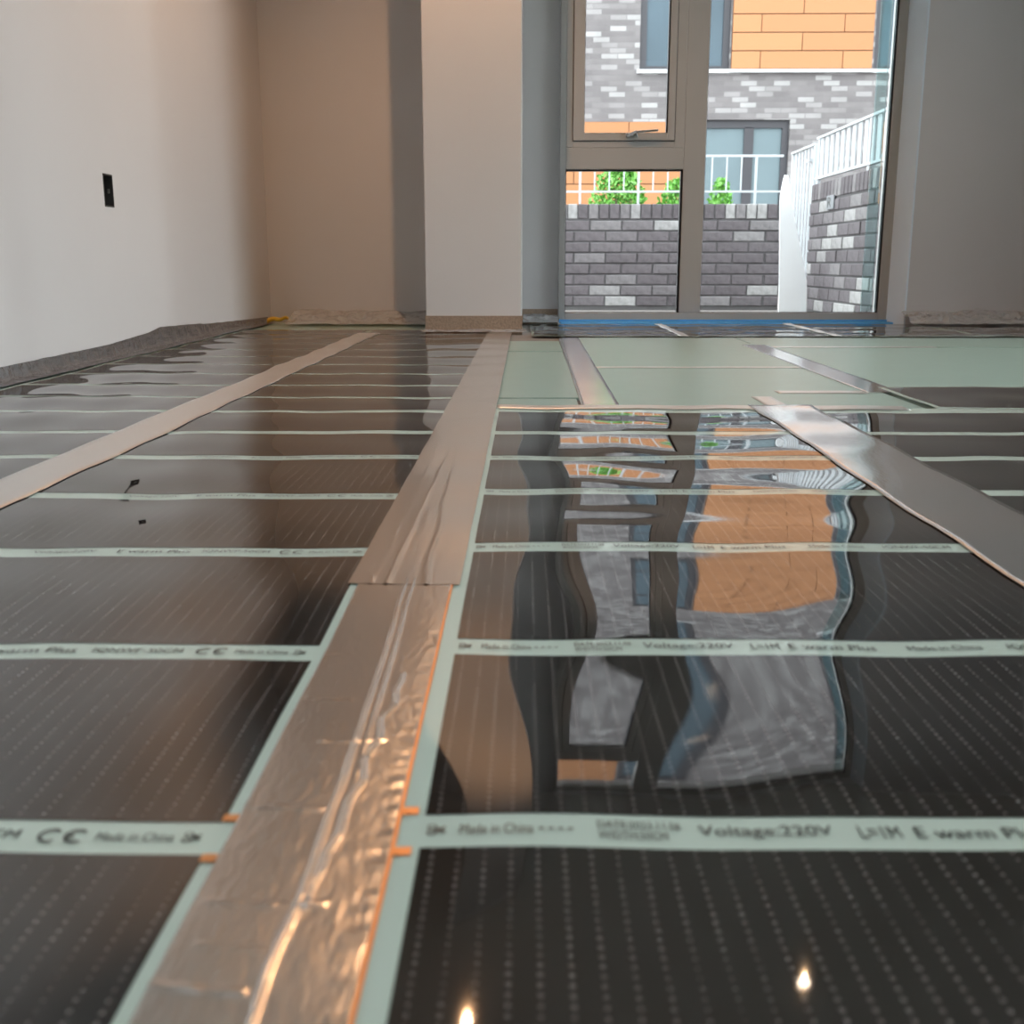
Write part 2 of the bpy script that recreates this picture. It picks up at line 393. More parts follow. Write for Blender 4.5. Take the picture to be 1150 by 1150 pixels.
foam_board(0.752, 1.95, 2.000, 3.52, 'wide mint foam board at the right edge')
foam_board(0.752, 1.95, 3.535, 3.98, 'narrow mint foam board at the right, before the dark strip under the window')

def W(x, y):
    """gentle waviness of the laid film (metres)"""
    fade = 0.55 + 0.45 * min(1, max(0, (y - 0.3) / 0.8))
    a = 0.00085 * math.sin(2 * PI * (y - 0.02) / 0.249 + 1.3 * math.sin(2.1 * x + 0.7 * y)) * fade
    b = 0.0007 * math.sin(2 * PI * y / 0.83 + 2.2 * x + 0.5)
    c = 0.00030 * math.sin(2 * PI * x / 0.21 + 5.1 * y + 1.1 * math.sin(9 * y)) + 0.00022 * math.sin(2 * PI * x / 0.13 - 11 * y)
    n = 0.0006 * noise.noise((x * 5, y * 6, 3.1))
    d = 0.00045 * math.sin(2 * PI * x / 0.46 + 0.9) * math.cos(2 * PI * y / 0.262 + 0.8 * math.sin(3 * y))
    return a * 1.0 + b * 0.8 + c * 1.6 + n * 1.3 + d * 1.25
Z0 = 0.0054
def film(label, sx0, sx1, px0, px1, rows, y0, y1, cat='heating film', half=0.015):
    t = empty('heating_film', ((sx0 + sx1) / 2, y0, 0)); tag(t, label, cat, 'heating films laid side by side')
    nx = max(4, int((sx1 - sx0) / 0.012)); ny = int((y1 - y0) / 0.014)
    surf('clear_sheet', sx0, sx1, y0, y1, nx, ny, lambda x, y: Z0 + W(x, y) - 0.0004, M['clear_film'], t)
    edges = [r for r in rows]
    for a, b in zip(edges[:-1], edges[1:]):
        pa, pb = a + half, b - half
        surf('carbon_panel', px0, px1, pa, pb, max(4, int((px1 - px0) / 0.010)), max(6, int((pb - pa) / 0.010)), lambda x, y: Z0 + W(x, y), M['carbon'], t)
    return t
RL = [-1.03, -0.783, -0.536, -0.289, -0.04, 0.208, 0.456, 0.703, 0.962, 1.208, 1.465, 1.69, 1.93, 2.14, 2.36, 2.60, 2.84, 3.09, 3.34, 3.59, 3.84, 4.09, 4.34]
RR = [-1.03, -0.783, -0.536, -0.289, -0.035, 0.214, 0.464, 0.714, 0.983, 1.237, 1.462, 1.684, 1.942]
filmA = film('black heating film beside the white left wall', -1.095, -0.602, -1.085, -0.615, RL, -1.05, 4.36)
filmB = film('black heating film with printed borders left of the wrinkled foil strip', -0.600, -0.102, -0.588, -0.1425, RL, -1.05, 4.36)
filmC = film('black heating film mirroring the window, right of the wrinkled foil strip', -0.064, 0.458, -0.0475, 0.446, RR, -1.05, 1.985)
filmD = film('black heating film at the far right beyond the broad foil strip', 0.462, 1.15, 0.474, 1.14, RR, -1.05, 1.985)
filmE = film('short black film remnant at the right edge in front of the mint boards', 0.745, 1.25, 0.757, 1.24, [1.99, 2.335], 1.99, 2.335)
# dark film in front of the window
rf = empty('heating_film', (1.0, 4.0, 0)); tag(rf, 'strip of dark film lying along the foot of the window', 'heating film', 'heating films laid side by side')
surf('clear_sheet', 0.02, 2.4, 4.00, 4.80, 60, 24, lambda x, y: Z0 - .002 + W(x, y), M['clear_film'], rf)
for (a, b) in ((0.03, 0.55), (0.58, 1.10), (1.13, 1.65), (1.68, 2.36)):
    surf('carbon_panel', a, b, 4.03, 4.78, 40, 50, lambda x, y: Z0 - .0015 + W(x, y), M['carbon'], rf)

# copper busbar and tabs next to the foil strip
surf('copper_busbar', -0.0606, -0.0586, -1.0, 0.90, 1, 120, lambda x, y: Z0 + W(x, y) + .0011, M['copper'], filmC)
def tabs(f, rows, xa, xb):
    for r in rows:
        for s in (-1, 1):
            c = r + s * 0.0185
            surf('copper_tab', xa, xb, c - 0.0035, c + 0.0035, 2, 2, lambda x, y: Z0 + W(x, y) + 0.0006, M['copper'], f)
tabs(filmC, RR[4:7], -0.0615, -0.0510); tabs(filmB, RL[4:7], -0.1435, -0.1340)

# printed borders
def text_mesh(s):
    cu = bpy.data.curves.new('t', 'FONT'); cu.body = s; cu.size = 1.0; cu.resolution_u = 3
    o = bpy.data.objects.new('t', cu); COL.objects.link(o)
    dg = bpy.context.evaluated_depsgraph_get(); dg.update()
    me = o.evaluated_get(dg).to_mesh()
    v = [tuple(p.co) for p in me.vertices]; f = [tuple(p.vertices) for p in me.polygons]
    bpy.data.objects.remove(o); bpy.data.curves.remove(cu)
    return v, f
def fit(s, x0, x1, yc, hgt, V, F):
    v, f = text_mesh(s)
    ax = min(p[0] for p in v); bx = max(p[0] for p in v); ay = min(p[1] for p in v); by = max(p[1] for p in v)
    b = len(V)
    for p in v: V.append((x0 + (p[0] - ax) / (bx - ax) * (x1 - x0), yc + ((p[1] - ay) / (by - ay) - .5) * hgt))
    F += [tuple(b + i for i in q) for q in f]
def arc(cx, cy, rx, ry, a0, a1, wd, V, F, n=14):
    b = len(V)
    for k in range(n + 1):
        a = math.radians(a0 + (a1 - a0) * k / n)
        for s in (1, 1 - wd): V.append((cx + rx * s * math.cos(a), cy + ry * s * math.sin(a)))
    F += [(b + 2 * k, b + 2 * k + 1, b + 2 * k + 3, b + 2 * k + 2) for k in range(n)]
def rect(x0, x1, y0, y1, V, F):
    b = len(V); V += [(x0, y0), (x1, y0), (x1, y1), (x0, y1)]; F.append((b, b + 1, b + 2, b + 3))
def seg(p, q, w_, V, F):
    d = Vector((q[0] - p[0], q[1] - p[1])); n = Vector((-d.y, d.x)).normalized() * w_ / 2
    b = len(V); V += [(p[0] + n.x, p[1] + n.y), (q[0] + n.x, q[1] + n.y), (q[0] - n.x, q[1] - n.y), (p[0] - n.x, p[1] - n.y)]; F.append((b, b + 1, b + 2, b + 3))
def scissors(x0, x1, V, F, flip=1):
    h = 0.0035
    arc(x0 + .0022, h * .75, .0022, .0024, 0, 360, .35, V, F); arc(x0 + .0022, -h * .75, .0022, .0024, 0, 360, .35, V, F)
    seg((x0 + .004, h * .6), (x1, -h * .7), .0014, V, F); seg((x0 + .004, -h * .6), (x1, h * .7), .0014, V, F)
def lettering(f, words, y, smp=0.0006):
    for (nm, V, F) in words:
        mesh(nm, [(a, y + b, Z0 + W(a, y + b) + smp) for a, b in V], F, M['ink'], f)
def word(s, x0, x1, yc, hgt):
    V, F = [], []; fit(s, x0, x1, yc, hgt, V, F); return ('printed_word', V, F)
def mark(nm, fn):
    V, F = [], []; fn(V, F); return (nm, V, F)
def ce(V, F):
    arc(-0.2185, 0, .0055, .0062, 50, 310, .27, V, F); arc(-0.2065, 0, .0055, .0062, 50, 310, .27, V, F); rect(-0.2118, -0.2076, -.0009, .0009, V, F)
def dashes(V, F):
    for k in range(4): rect(0.0065 + k * .0045, 0.009 + k * .0045, -.001, .0005, V, F)
WR = [mark('scissors_mark', lambda V, F: scissors(-0.0455, -0.0370, V, F)), word('Made in China', -0.030, 0.004, 0, .009), mark('printed_dashes', dashes),
      word('DATE:2023.11.06', 0.034, 0.073, .0046, .0068), word('WIDTH:50CM', 0.034, 0.066, -.0046, .0068), word('Voltage:220V', 0.081, 0.143, 0, .012),
      word('L=1M', 0.155, 0.174, 0, .011), word('E warm Plus', 0.181, 0.240, 0, .010), word('Made in China', 0.262, 0.312, 0, .009), word('IQNWF-50CM', 0.330, 0.392, 0, .010)]
WL = [mark('scissors_mark', lambda V, F: scissors(-0.1570, -0.1490, V, F)), word('Made in China', -0.197, -0.161, 0, .008), mark('ce_mark', ce),
      word('IQNWF-50CM', -0.294, -0.233, 0, .010), word('E warm Plus', -0.372, -0.305, 0, .010), word('Voltage:220V', -0.450, -0.392, 0, .010)]
for r in RR[5:11]: lettering(filmC, WR, r)
for r in RL[5:11]: lettering(filmB, WL, r)

# foil tapes
def rough_noise(x, y, s=1.0):
    return noise.noise((x * 40, y * 14, 1.7)) * 0.5 + noise.noise((x * 90, y * 60, 5.2)) * 0.25
def ridge(d, w_): return math.exp(-(d / w_) ** 2)
def foil_near(x, y):
    z = Z0 + W(x, y) + 0.0010
    z += 0.00016 * rough_noise(x, y) + 0.00012 * abs(noise.noise((x * 110, y * 45, 2.2)))
    k = -0.103 + 0.010 * math.sin(3.1 * y) + 0.002 * noise.noise((0, y * 18, 0))
    z += 0.0014 * ridge(x - k, 0.0010) * (0.6 + 0.4 * noise.noise((2, y * 16, 0)))
    z += 0.0009 * ridge(x - k - 0.006, 0.0009) * max(0, min(1, (y - 0.5) * 8))
    if 0.40 < y < 0.66:
        k2 = -0.086 + 0.05 * (y - 0.48) + 0.003 * noise.noise((9, y * 40, 0))
        z += 0.0010 * ridge(x - k2, 0.0011)
    for (yc, xa, xb, a) in ((0.346, -.136, -.104, .0013), (0.402, -.128, -.085, .0007), (0.372, -.122, -.10, .0004), (0.485, -.136, -.10, .0009), (0.62, -.13, -.108, .0006), (0.56, -.11, -.08, .0007), (0.70, -.135, -.12, .0006)):
        if xa - .004 < x < xb + .004:
            z += a * ridge(y - yc - 0.004 * noise.noise((x * 40, yc, 0)), 0.0017) * (0.5 + 0.5 * noise.noise((x * 120, yc * 9, 2)))
    e = max(0, (x + 0.072) / 0.012)
    z += 0.00035 * e * noise.noise((x * 60, y * 130, 8))
    return z
def foil_far(x, y):
    z = Z0 + W(x, y) + 0.0013
    z += 0.00014 * rough_noise(x, y)
    am = max(0, 1 - (y - 0.85) / 0.9)
    k = -0.108 - 0.006 * math.sin(2.3 * y) + 0.003 * noise.noise((0, y * 12, 4))
    z += 0.0012 * ridge(x - k, 0.0016) * am
    k = -0.082 + 0.005 * noise.noise((7, y * 9, 4)) - 0.02 * (y - .85)
    z += 0.0011 * ridge(x - k, 0.0015) * am
    k = -0.125 + 0.004 * noise.noise((3, y * 11, 4))
    z += 0.0005 * ridge(x - k, 0.0012) * am
    z += 0.00022 * am * noise.noise((x * 150, y * 9, 3))
    return z
GT = 'foil joint tapes'
t = empty('foil_tape', (-0.10, -1.0, 0)); tag(t, 'wrinkled aluminium foil tape running from the foreground, creased down its middle', 'foil tape', GT)
surf('tape_strip', -0.136, -0.0605, 0.24, 0.875, 90, 420, foil_near, M['foil'], t, thick=0.0004)
surf('tape_tail', -0.136, -0.0605, -1.0, 0.24, 12, 100, lambda x, y: Z0 + W(x, y) + .0012, M['foil'], t)
t = surf('foil_tape', -0.1445, -0.0535, 0.855, 4.18, 46, 560, foil_far, M['foil'], None, thick=0.0, fx=lambda x, y: x + (0.0006 * noise.noise((0, y * 50, 1))))
tag(t, 'long aluminium foil tape reaching the column, overlapping the creased piece', 'foil tape', GT)
def plain_tape(x0, x1, y0, y1, label, mat='foil_pale', lift=0.0011, on_foam=False, shift=0.0):
    base = (lambda x, y: 0.0006) if on_foam else (lambda x, y: Z0 + W(x, y) + lift)
    o = surf('foil_tape', x0, x1, y0, y1, max(2, int((x1 - x0) / .008)), max(3, int((y1 - y0) / .014)),
             lambda x, y: base(x, y) + 0.00020 * rough_noise(x, y) + 0.0004 * noise.noise((x * 9, y * 5, 7)) + 0.0003, M[mat], None, thick=0.0004,
             fx=lambda x, y: x + shift * (y - y0) + 0.0008 * noise.noise((3, y * 30, x)))
    return tag(o, label, 'foil tape', GT)
plain_tape(-0.642, -0.562, 0.30, 4.15, 'pale foil tape running up to the back wall, nearest the left wall', shift=0.004)
plain_tape(0.402, 0.520, 0.25, 2.02, 'broad shiny foil tape coming in from the right edge', mat='foil_bright', shift=0.004)
plain_tape(0.104, 0.176, 2.02, 3.97, 'foil tape between mint boards, mirroring the brick wall outside', mat='foil_bright', on_foam=True, shift=0.006)
plain_tape(0.705, 0.782, 2.27, 3.62, 'pale foil tape slanting across the right mint boards', mat='foil_bright', on_foam=True, shift=0.0)
plain_tape(-0.052, 0.690, 1.962, 2.012, 'thin pale tape along the front edge of the mint boards', lift=0.0008)
plain_tape(0.178, 0.705, 2.812, 2.848, 'thin pale tape on the joint between the two large mint boards', on_foam=True)
plain_tape(0.520, 0.704, 2.255, 2.305, 'short crosswise scrap of pale tape beside the slanting tape', on_foam=True)
plain_tape(0.452, 0.492, 2.010, 2.200, 'small pale tape scrap at the end of the broad foil tape', on_foam=True)
plain_tape(0.785, 1.30, 3.505, 3.555, 'thin pale tape on the joint near the window, right side', on_foam=True)
plain_tape(0.552, 0.585, 3.98, 4.80, 'narrow tape crossing the dark film below the wide pane', lift=0.0006)
plain_tape(1.105, 1.140, 3.98, 4.80, 'narrow tape crossing the dark film near the wall right of the window', lift=0.0006)

# ------------------------------------------------------------------ wall foot: edge strip, plastic, yellow piece
tops = [(-1.2, .04), (1.6, .042), (2.39, .040), (2.57, .0405), (3.02, .043), (3.35, .055), (3.46, .066), (3.90, .054), (3.93, .050), (4.26, .0415), (4.92, .027)]
def top_z(y):
    for (a, za), (b, zb) in zip(tops[:-1], tops[1:]):
        if a <= y <= b: return za + (zb - za) * (y - a) / (b - a)
    return tops[-1][1]
v = []; f = []; ny = 360; nu = 12
for j in range(ny + 1):
    y = -1.2 + (4.92 + 1.2) * j / ny
    zt = top_z(y) + 0.0015 * noise.noise((0, y * 14, 0))
    out = 0.016 + 0.02 * noise.noise((4, y * 2.3, 0)) + 0.006 * noise.noise((4, y * 17, 0))
    for i in range(nu + 1):
        u = i / nu
        if u < .6:
            q = u / .6; x = XL + 0.003 + 0.006 * q * q; z = zt * (1 - q) + 0.012 * q
        else:
            q = (u - .6) / .4; x = XL + 0.009 + out * q + 0.02 * q; z = 0.0055 * (1 - q) ** 2 + 0.0065
        am = 0.006 * min(1, u * 5)
        x += abs(am * noise.noise((u * 6, y * 16, 3))); z += am * 0.5 * noise.noise((u * 9, y * 22, 8)) * (1 if u < .6 else .4)
        v.append((x, y, z))
for j in range(ny):
    for i in range(nu):
        a = j * (nu + 1) + i; f.append((a, a + nu + 1, a + nu + 2, a + 1))
o = mesh('edge_strip', v, f, M['edge_foil'], None, True)
tag(o, 'grey metallised edge strip turned up along the foot of the left wall', 'edge strip')

def crumple(name, x0, x1, y0, y1, hgt, label, back_axis='y', seed=0.0, nx=110, ny=36, out=None, mat='plastic', g=None):
    """plastic sheet lying on the floor and heaped up against a wall at y1"""
    v = []; f = []
    for j in range(ny + 1):
        u = j / ny
        for i in range(nx + 1):
            x = x0 + (x1 - x0) * i / nx
            fold = noise.noise((x * 9 + seed, u * 2.5, seed)) + .5 * noise.noise((x * 26, u * 6, seed + 4))
            rg = 1 - 2 * abs(noise.noise((x * 16, u * 5 + seed, 2 + seed)))
            hh = hgt * (0.75 + 0.35 * noise.noise((x * 5 + seed, 0, 9)))
            prof = u ** 2.2
            y = y0 + (y1 - y0) * min(1, u * 1.12)
            if u > .89: y = y1
            z = 0.007 + hh * prof + (hgt * .35 * max(0, rg) + hgt * .25 * (fold + 1)) * math.sin(PI * min(1, u * .98 + .02)) ** .7
            y += (0.018 * fold + 0.012 * noise.noise((x * 45, u * 12, seed))) * math.sin(PI * min(1, u + .08))
            v.append((x, min(y, y1), z))
    for j in range(ny):
        for i in range(nx):
            a = j * (nx + 1) + i; f.append((a, a + 1, a + nx + 2, a + nx + 1))
    o = mesh(name, v, f, M[mat], None, False)
    return tag(o, label, 'plastic sheet', 'clear plastic sheets along the wall foot')
crumple('plastic_sheet', -1.02, -0.385, 4.66, 4.994, 0.055, 'heap of crumpled clear plastic sheet in the recess left of the column', seed=1.3)
crumple('plastic_sheet', -0.395, 0.000, 4.180, 4.212, 0.010, 'narrow shiny plastic hem along the foot of the column', seed=6.1, nx=70, ny=14)
crumple('plastic_sheet', -0.014, 0.140, 4.82, 4.990, 0.035, 'small crumpled plastic piece between column and window', seed=9.7, nx=40, ny=20)
crumple('plastic_sheet', 1.625, 3.2, 4.70, 4.836, 0.060, 'crumpled clear plastic sheet along the foot of the wall right of the window', seed=3.9, nx=220, ny=30)
yl = MB()
def curl(cx, cy, r0, n=40):
    v = []; f = []; m = 8
    for k in range(n + 1):
        u = k / n
        p = (cx - .06 + .14 * u, cy + .03 * math.sin(5 * u), 0.016 + .010 * math.sin(PI * u) + 0.004 * math.sin(14 * u))
        r = r0 * (1 - .6 * u)
        for i in range(m):
            a = 2 * PI * i / m
            v.append((p[0], p[1] + r * math.cos(a), p[2] + r * 0.7 * math.sin(a)))
    for k in range(n):
        for i in range(m): f.append((k * m + i, k * m + (i + 1) % m, (k + 1) * m + (i + 1) % m, (k + 1) * m + i))
    f.append(tuple(range(m))); f.append(tuple(n * m + i for i in reversed(range(m))))
    return v, f
v, f = curl(-1.06, 4.80, 0.016)
tag(mesh('yellow_offcut', v, f, M['yellow'], None, True), 'yellow plastic offcut in the far left corner', 'plastic offcut')

# socket box in the left wall
sk = empty('socket_box', (XL, 3.12, SZ0)); tag(sk, 'empty dark socket box sunk into the white left wall', 'socket box')
b = MB(); T = .004; e = .0006
x0, x1 = XL - .044, XL + .001
b.box(x0, x1, SY0 + e, SY0 + T, SZ0 + e, SZ1 - e); b.box(x0, x1, SY1 - T, SY1 - e, SZ0 + e, SZ1 - e)
b.box(x0, x1, SY0 + T, SY1 - T, SZ0 + e, SZ0 + T); b.box(x0, x1, SY0 + T, SY1 - T, SZ1 - T, SZ1 - e); b.box(x0, x0 + .003, SY0 + T, SY1 - T, SZ0 + T, SZ1 - T)
b.build('box_body', M['dark_box'], sk)
for yy in (SY0 + T, SY1 - T - .008): box('screw_lug', XL - .012, XL - .008, yy, yy + .008, .450, .462, M['screw'], sk)

# ------------------------------------------------------------------ ceiling downlights
def downlight(x, y, k, col, label):
    t = empty('downlight', (x, y, CEIL - 0.02)); tag(t, label, 'ceiling light', 'ceiling downlights')
    r = MB(); n = 32
    for i in range(n):
        a = 2 * PI * i / n
        for (rr, z) in ((0.045, CEIL - .001), (0.045, CEIL - .008), (0.034, CEIL - .010), (0.032, CEIL - .001)):
            r.v.append((x + rr * math.cos(a), y + rr * math.sin(a), z))
    for i in range(n):
        j = (i + 1) % n
        for q in range(3): r.f.append((4 * i + q, 4 * j + q, 4 * j + q + 1, 4 * i + q + 1))
    r.build('lamp_ring', M['trim_ring'], t, True)
    m = bpy.data.materials.new('lamp_glow'); m.use_nodes = True; nt = m.node_tree; nt.nodes.clear()
    em = nt.nodes.new('ShaderNodeEmission'); ou = nt.nodes.new('ShaderNodeOutputMaterial'); nt.links.new(em.outputs[0], ou.inputs[0])
    em.inputs[0].default_value = (*[.4 + .6 * q for q in col], 1); em.inputs[1].default_value = 60 * max(k, .22)
    MB().cyl((x, y), .030, CEIL - .006, CEIL - .002).build('lamp_lens', m, t)
    ld = bpy.data.lights.new('downlight_beam', 'SPOT'); ld.energy = LAMP_POWER * k; ld.color = col
    ld.spot_size = math.radians(140); ld.spot_blend = 0.7; ld.shadow_soft_size = 0.014
    lo = bpy.data.objects.new('downlight_beam', ld); lo.location = (0, 0, 0.0); lo.parent = t; COL.objects.link(lo)
LN = ['warm ceiling downlight in front of the column', 'dim warm ceiling downlight in front of the window', 'unseen white ceiling downlight added to brighten the foil strip in the foreground', 'unseen white ceiling downlight added to brighten the right of the room']
for (x, y, k, c_), lb in zip(LAMPS, LN): downlight(x, y, k, c_, lb)

# ------------------------------------------------------------------ outside
GZ = -0.07
struct(box('floor_terrace', 3.5, 40, -30, 5.2, GZ - .3, GZ, M['gravel']), 'gravel ground beside the room')
struct(box('floor_outside', -25, 40, 5.2, 60, GZ - .3, GZ, M['gravel']), 'gravel ground outside the window')

def make_brick(name, lx, ly, lz):
    me = bpy.data.meshes.new(name); m = MB(); c = .004
    # box with chamfered front edges, centred
    x, y, z = lx / 2, ly / 2, lz / 2
    m.v = [(-x, y, -z), (x, y, -z), (x, y, z), (-x, y, z), (-x, -y + c, -z), (x, -y + c, -z), (x, -y + c, z), (-x, -y + c, z),
           (-x + c, -y, -z + c), (x - c, -y, -z + c), (x - c, -y, z - c), (-x + c, -y, z - c)]
    m.f = [(0, 3, 2, 1), (0, 1, 5, 4), (1, 2, 6, 5), (2, 3, 7, 6), (3, 0, 4, 7), (4, 5, 9, 8), (5, 6, 10, 9), (6, 7, 11, 10), (7, 4, 8, 11), (8, 9, 10, 11)]
    me.from_pydata(m.v, [], m.f); me.update(); me.materials.append(M['brick'])
    return me
ST_ = make_brick('stretcher', 0.215, 0.10, 0.065); HF = make_brick('half', 0.1025, 0.10, 0.065); SO = make_brick('soldier', 0.065, 0.10, 0.10)
def brick(me, loc, rz, parent):
    o = bpy.data.objects.new('brick', me); o.rotation_euler.z = rz + random.uniform(-.006, .006)
    o.location = loc; return link(o, parent)
# low wall across
lw = empty('brick_wall', (0.7, 8.05, GZ)); tag(lw, 'low grey brick wall with an upright brick coping, facing the window', 'brick wall')
LX0, LX1, LT = -0.45, 1.8025, 0.665
box('mortar_core', LX0, LX1, 8.010, 8.10, GZ, LT - .006, M['mortar'], lw)
z = LT - 0.110 - 0.0325 - .004; row = 0
n = int((LX1 - LX0) / .074)
for k in range(n): brick(SO, (LX0 + .037 + k * .074, 8.052 + random.uniform(-.003, .003), LT - .05), 0, lw)
while z > GZ + .02:
    x = LX0 + (.1125 if row % 2 == 0 else 0.0)
    if row % 2: brick(HF, (LX0 + .052, 8.052, z), 0, lw); x = LX0 + .225
    while x + .11 <= LX1 + .01:
        brick(ST_, (x, 8.052 + random.uniform(-.003, .003), z), 0, lw); x += .225
    if LX1 - (x - .1125) > .06: brick(HF, (LX1 - .052, 8.052, z), 0, lw)
    z -= .075; row += 1
# side wall, running away from the window on the right
sw = empty('brick_wall', (1.87, 6.2, GZ)); tag(sw, 'grey brick wall running away on the right, under the white balustrade', 'brick wall')
WX, WY0, WY1, WT = 1.82, 5.30, 7.3275, 0.745
box('mortar_core', WX + .010, WX + .10, WY0, WY1, GZ, WT - .006, M['mortar'], sw)
for k in range(int((WY1 - WY0) / .074)): brick(SO, (WX + .052, WY0 + .037 + k * .074, WT - .05), -PI / 2, sw)
z = WT - .114 - .0325; row = 0
while z > GZ + .02:
    y = WY0 + (.1125 if row % 2 == 0 else .225)
    if row % 2: brick(HF, (WX + .052, WY0 + .052, z), -PI / 2, sw)
    while y + .11 <= WY1 + .01:
        brick(ST_, (WX + .052 + random.uniform(-.003, .003), y, z), -PI / 2, sw); y += .225
    if WY1 - (y - .1125) > .06: brick(HF, (WX + .052, WY1 - .052, z), -PI / 2, sw)
    z -= .075; row += 1
# small plate with a letter
sp = empty('wall_plate', (WX - .004, 6.83, .60)); tag(sp, 'small pale plate with a dark letter on the right brick wall', 'sign')
box('plate', WX - .006, WX + .0015, 6.74, 6.90, .575, .655, simple('pale_plate', (0.20, 0.205, 0.22), 0.5), sp, bevel=.001)
v, f = text_mesh('R')
ax = min(p[0] for p in v); bx = max(p[0] for p in v); by = max(p[1] for p in v); ay = min(p[1] for p in v)
mesh('letter', [(WX - .0068, 6.872 - (p[0] - ax) / (bx - ax) * .085, .585 + (p[1] - ay) / (by - ay) * .060) for p in v], f, M['ink'], sp)

# railings
def railing_x(x0, x1, y, zb, zt, zfoot, label, step=.104):
    t = empty('railing', ((x0 + x1) / 2, y, zb)); tag(t, label, 'railing', 'white steel railings')
    MB().bar((x0, y, zt), (x1, y, zt), .012, .016).build('top_rail', M['white_paint'], t)
    MB().bar((x0, y, zb), (x1, y, zb), .012, .014).build('bottom_rail', M['white_paint'], t)
    n = int((x1 - x0) / step)
    for k in range(1, n): MB().bar((x0 + k * step, y, zb), (x0 + k * step, y, zt), .010, .010).build('baluster', M['white_paint'], t)
    for k in range(0, n + 1, 4): MB().bar((x0 + k * step, y, zfoot), (x0 + k * step, y, zt), .016, .016).build('post', M['white_paint'], t)
railing_x(-0.45, 1.82, 8.14, .757, 1.0, GZ, 'thin white railing behind the low brick wall')
def railing_y(x, y0, y1, zb, zt, label, step, wide, posts, zfoot):
    t = empty('railing', (x, (y0 + y1) / 2, zb)); tag(t, label, 'railing', 'white steel railings')
    MB().bar((x, y0, zt), (x, y1, zt), .03, .014).build('top_rail', M['white_paint'], t)
    MB().bar((x, y0, zb), (x, y1, zb), .03, .014).build('bottom_rail', M['white_paint'], t)
    y = y0 + step
    while y < y1 - step * .4:
        MB().bar((x, y, zb), (x, y, zt), .008, wide).build('baluster', M['white_paint'], t); y += step
    for y in posts: MB().bar((x, y, zfoot), (x, y, zt), .018, .04).build('post', M['white_paint'], t)
    return t
railing_y(1.85, 5.25, 7.30, .782, 1.028, 'white balustrade fixed above the right brick wall', .115, .066, (5.3, 6.2, 7.26), .745)
gt = railing_y(1.85, 7.37, 7.985, GZ + .06, 1.0, 'tall white barred gate between the two brick walls', .085, .034, (7.37, 7.97), GZ)
MB().bar((1.825, 7.38, .905), (1.825, 7.47, .905), .02, .018).build('latch', M['white_paint'], gt)
# white sheet
prof = [(.785, 1.580, 1.606), (.752, 1.572, 1.612), (.66, 1.558, 1.630), (.50, 1.562, 1.668), (.33, 1.570, 1.712), (.15, 1.578, 1.757), (.05, 1.582, 1.763), (GZ + .002, 1.584, 1.765)]
v = []; f = []; nu = 10
for (z, a, c) in prof:
    for i in range(nu + 1):
        u = i / nu; v.append((a + (c - a) * u, 7.0 + .03 * u, z))
for j in range(len(prof) - 1):
    for i in range(nu):
        a = j * (nu + 1) + i; f.append((a, a + nu + 1, a + nu + 2, a + 1))
o = mesh('white_sheet', v, f, M['white_sheet'], None, False)
s = o.modifiers.new('thickness', 'SOLIDIFY'); s.thickness = .006
tag(o, 'tall tapering white sheet standing before the white gate', 'white sheet')

# shrubs behind the low wall
def shrub(cx, cy, rx, hgt, n, label, seed):
    rnd = random.Random(seed); t = empty('shrub', (cx, cy, GZ)); tag(t, label, 'shrub', 'shrubs behind the low wall')
    v = []; f = []
    for k in range(n):
        a = rnd.uniform(0, 2 * PI); r = rnd.random() ** .6
        zz = rnd.random() ** .75
        prof_ = (1 - zz ** 2.0) ** .5 * .9 + .12
        p = Vector((cx + rx * r * prof_ * math.cos(a), cy + rx * .8 * r * prof_ * math.sin(a), GZ + hgt * (.2 + .8 * zz)))
        d = Vector((rnd.gauss(0, 1), rnd.gauss(0, 1), rnd.gauss(.5, 1))).normalized(); s_ = d.cross(Vector((rnd.random(), rnd.random(), rnd.random()))).normalized()
        L_ = rnd.uniform(.03, .055); w_ = L_ * .32; b_ = len(v); nn = d.cross(s_) * L_ * .12
        v += [tuple(p), tuple(p + d * L_ * .5 + s_ * w_ + nn), tuple(p + d * L_), tuple(p + d * L_ * .5 - s_ * w_ + nn)]
        f += [(b_, b_ + 1, b_ + 2), (b_, b_ + 2, b_ + 3)]
    fo = mesh('foliage', v, f, M['leaf'], t); fo['kind'] = 'stuff'
    st = MB()
    for k in range(7):
        a = k * .9; st.bar((cx + .02 * math.cos(a), cy + .02 * math.sin(a), GZ), (cx + rx * .5 * math.cos(a), cy + rx * .4 * math.sin(a), GZ + hgt * .75), .012, .012)
    st.build('stems', M['stem'], t)
shrub(0.77, 9.5, .30, 1.13, 2600, 'bright green shrub rising above the low wall in the lower pane', 1)
shrub(1.27, 9.6, .22, 1.00, 1400, 'low green shrub half hidden behind the mullion', 2)
shrub(1.60, 9.4, .16, .98, 900, 'small green shrub below the far lower windows', 3)

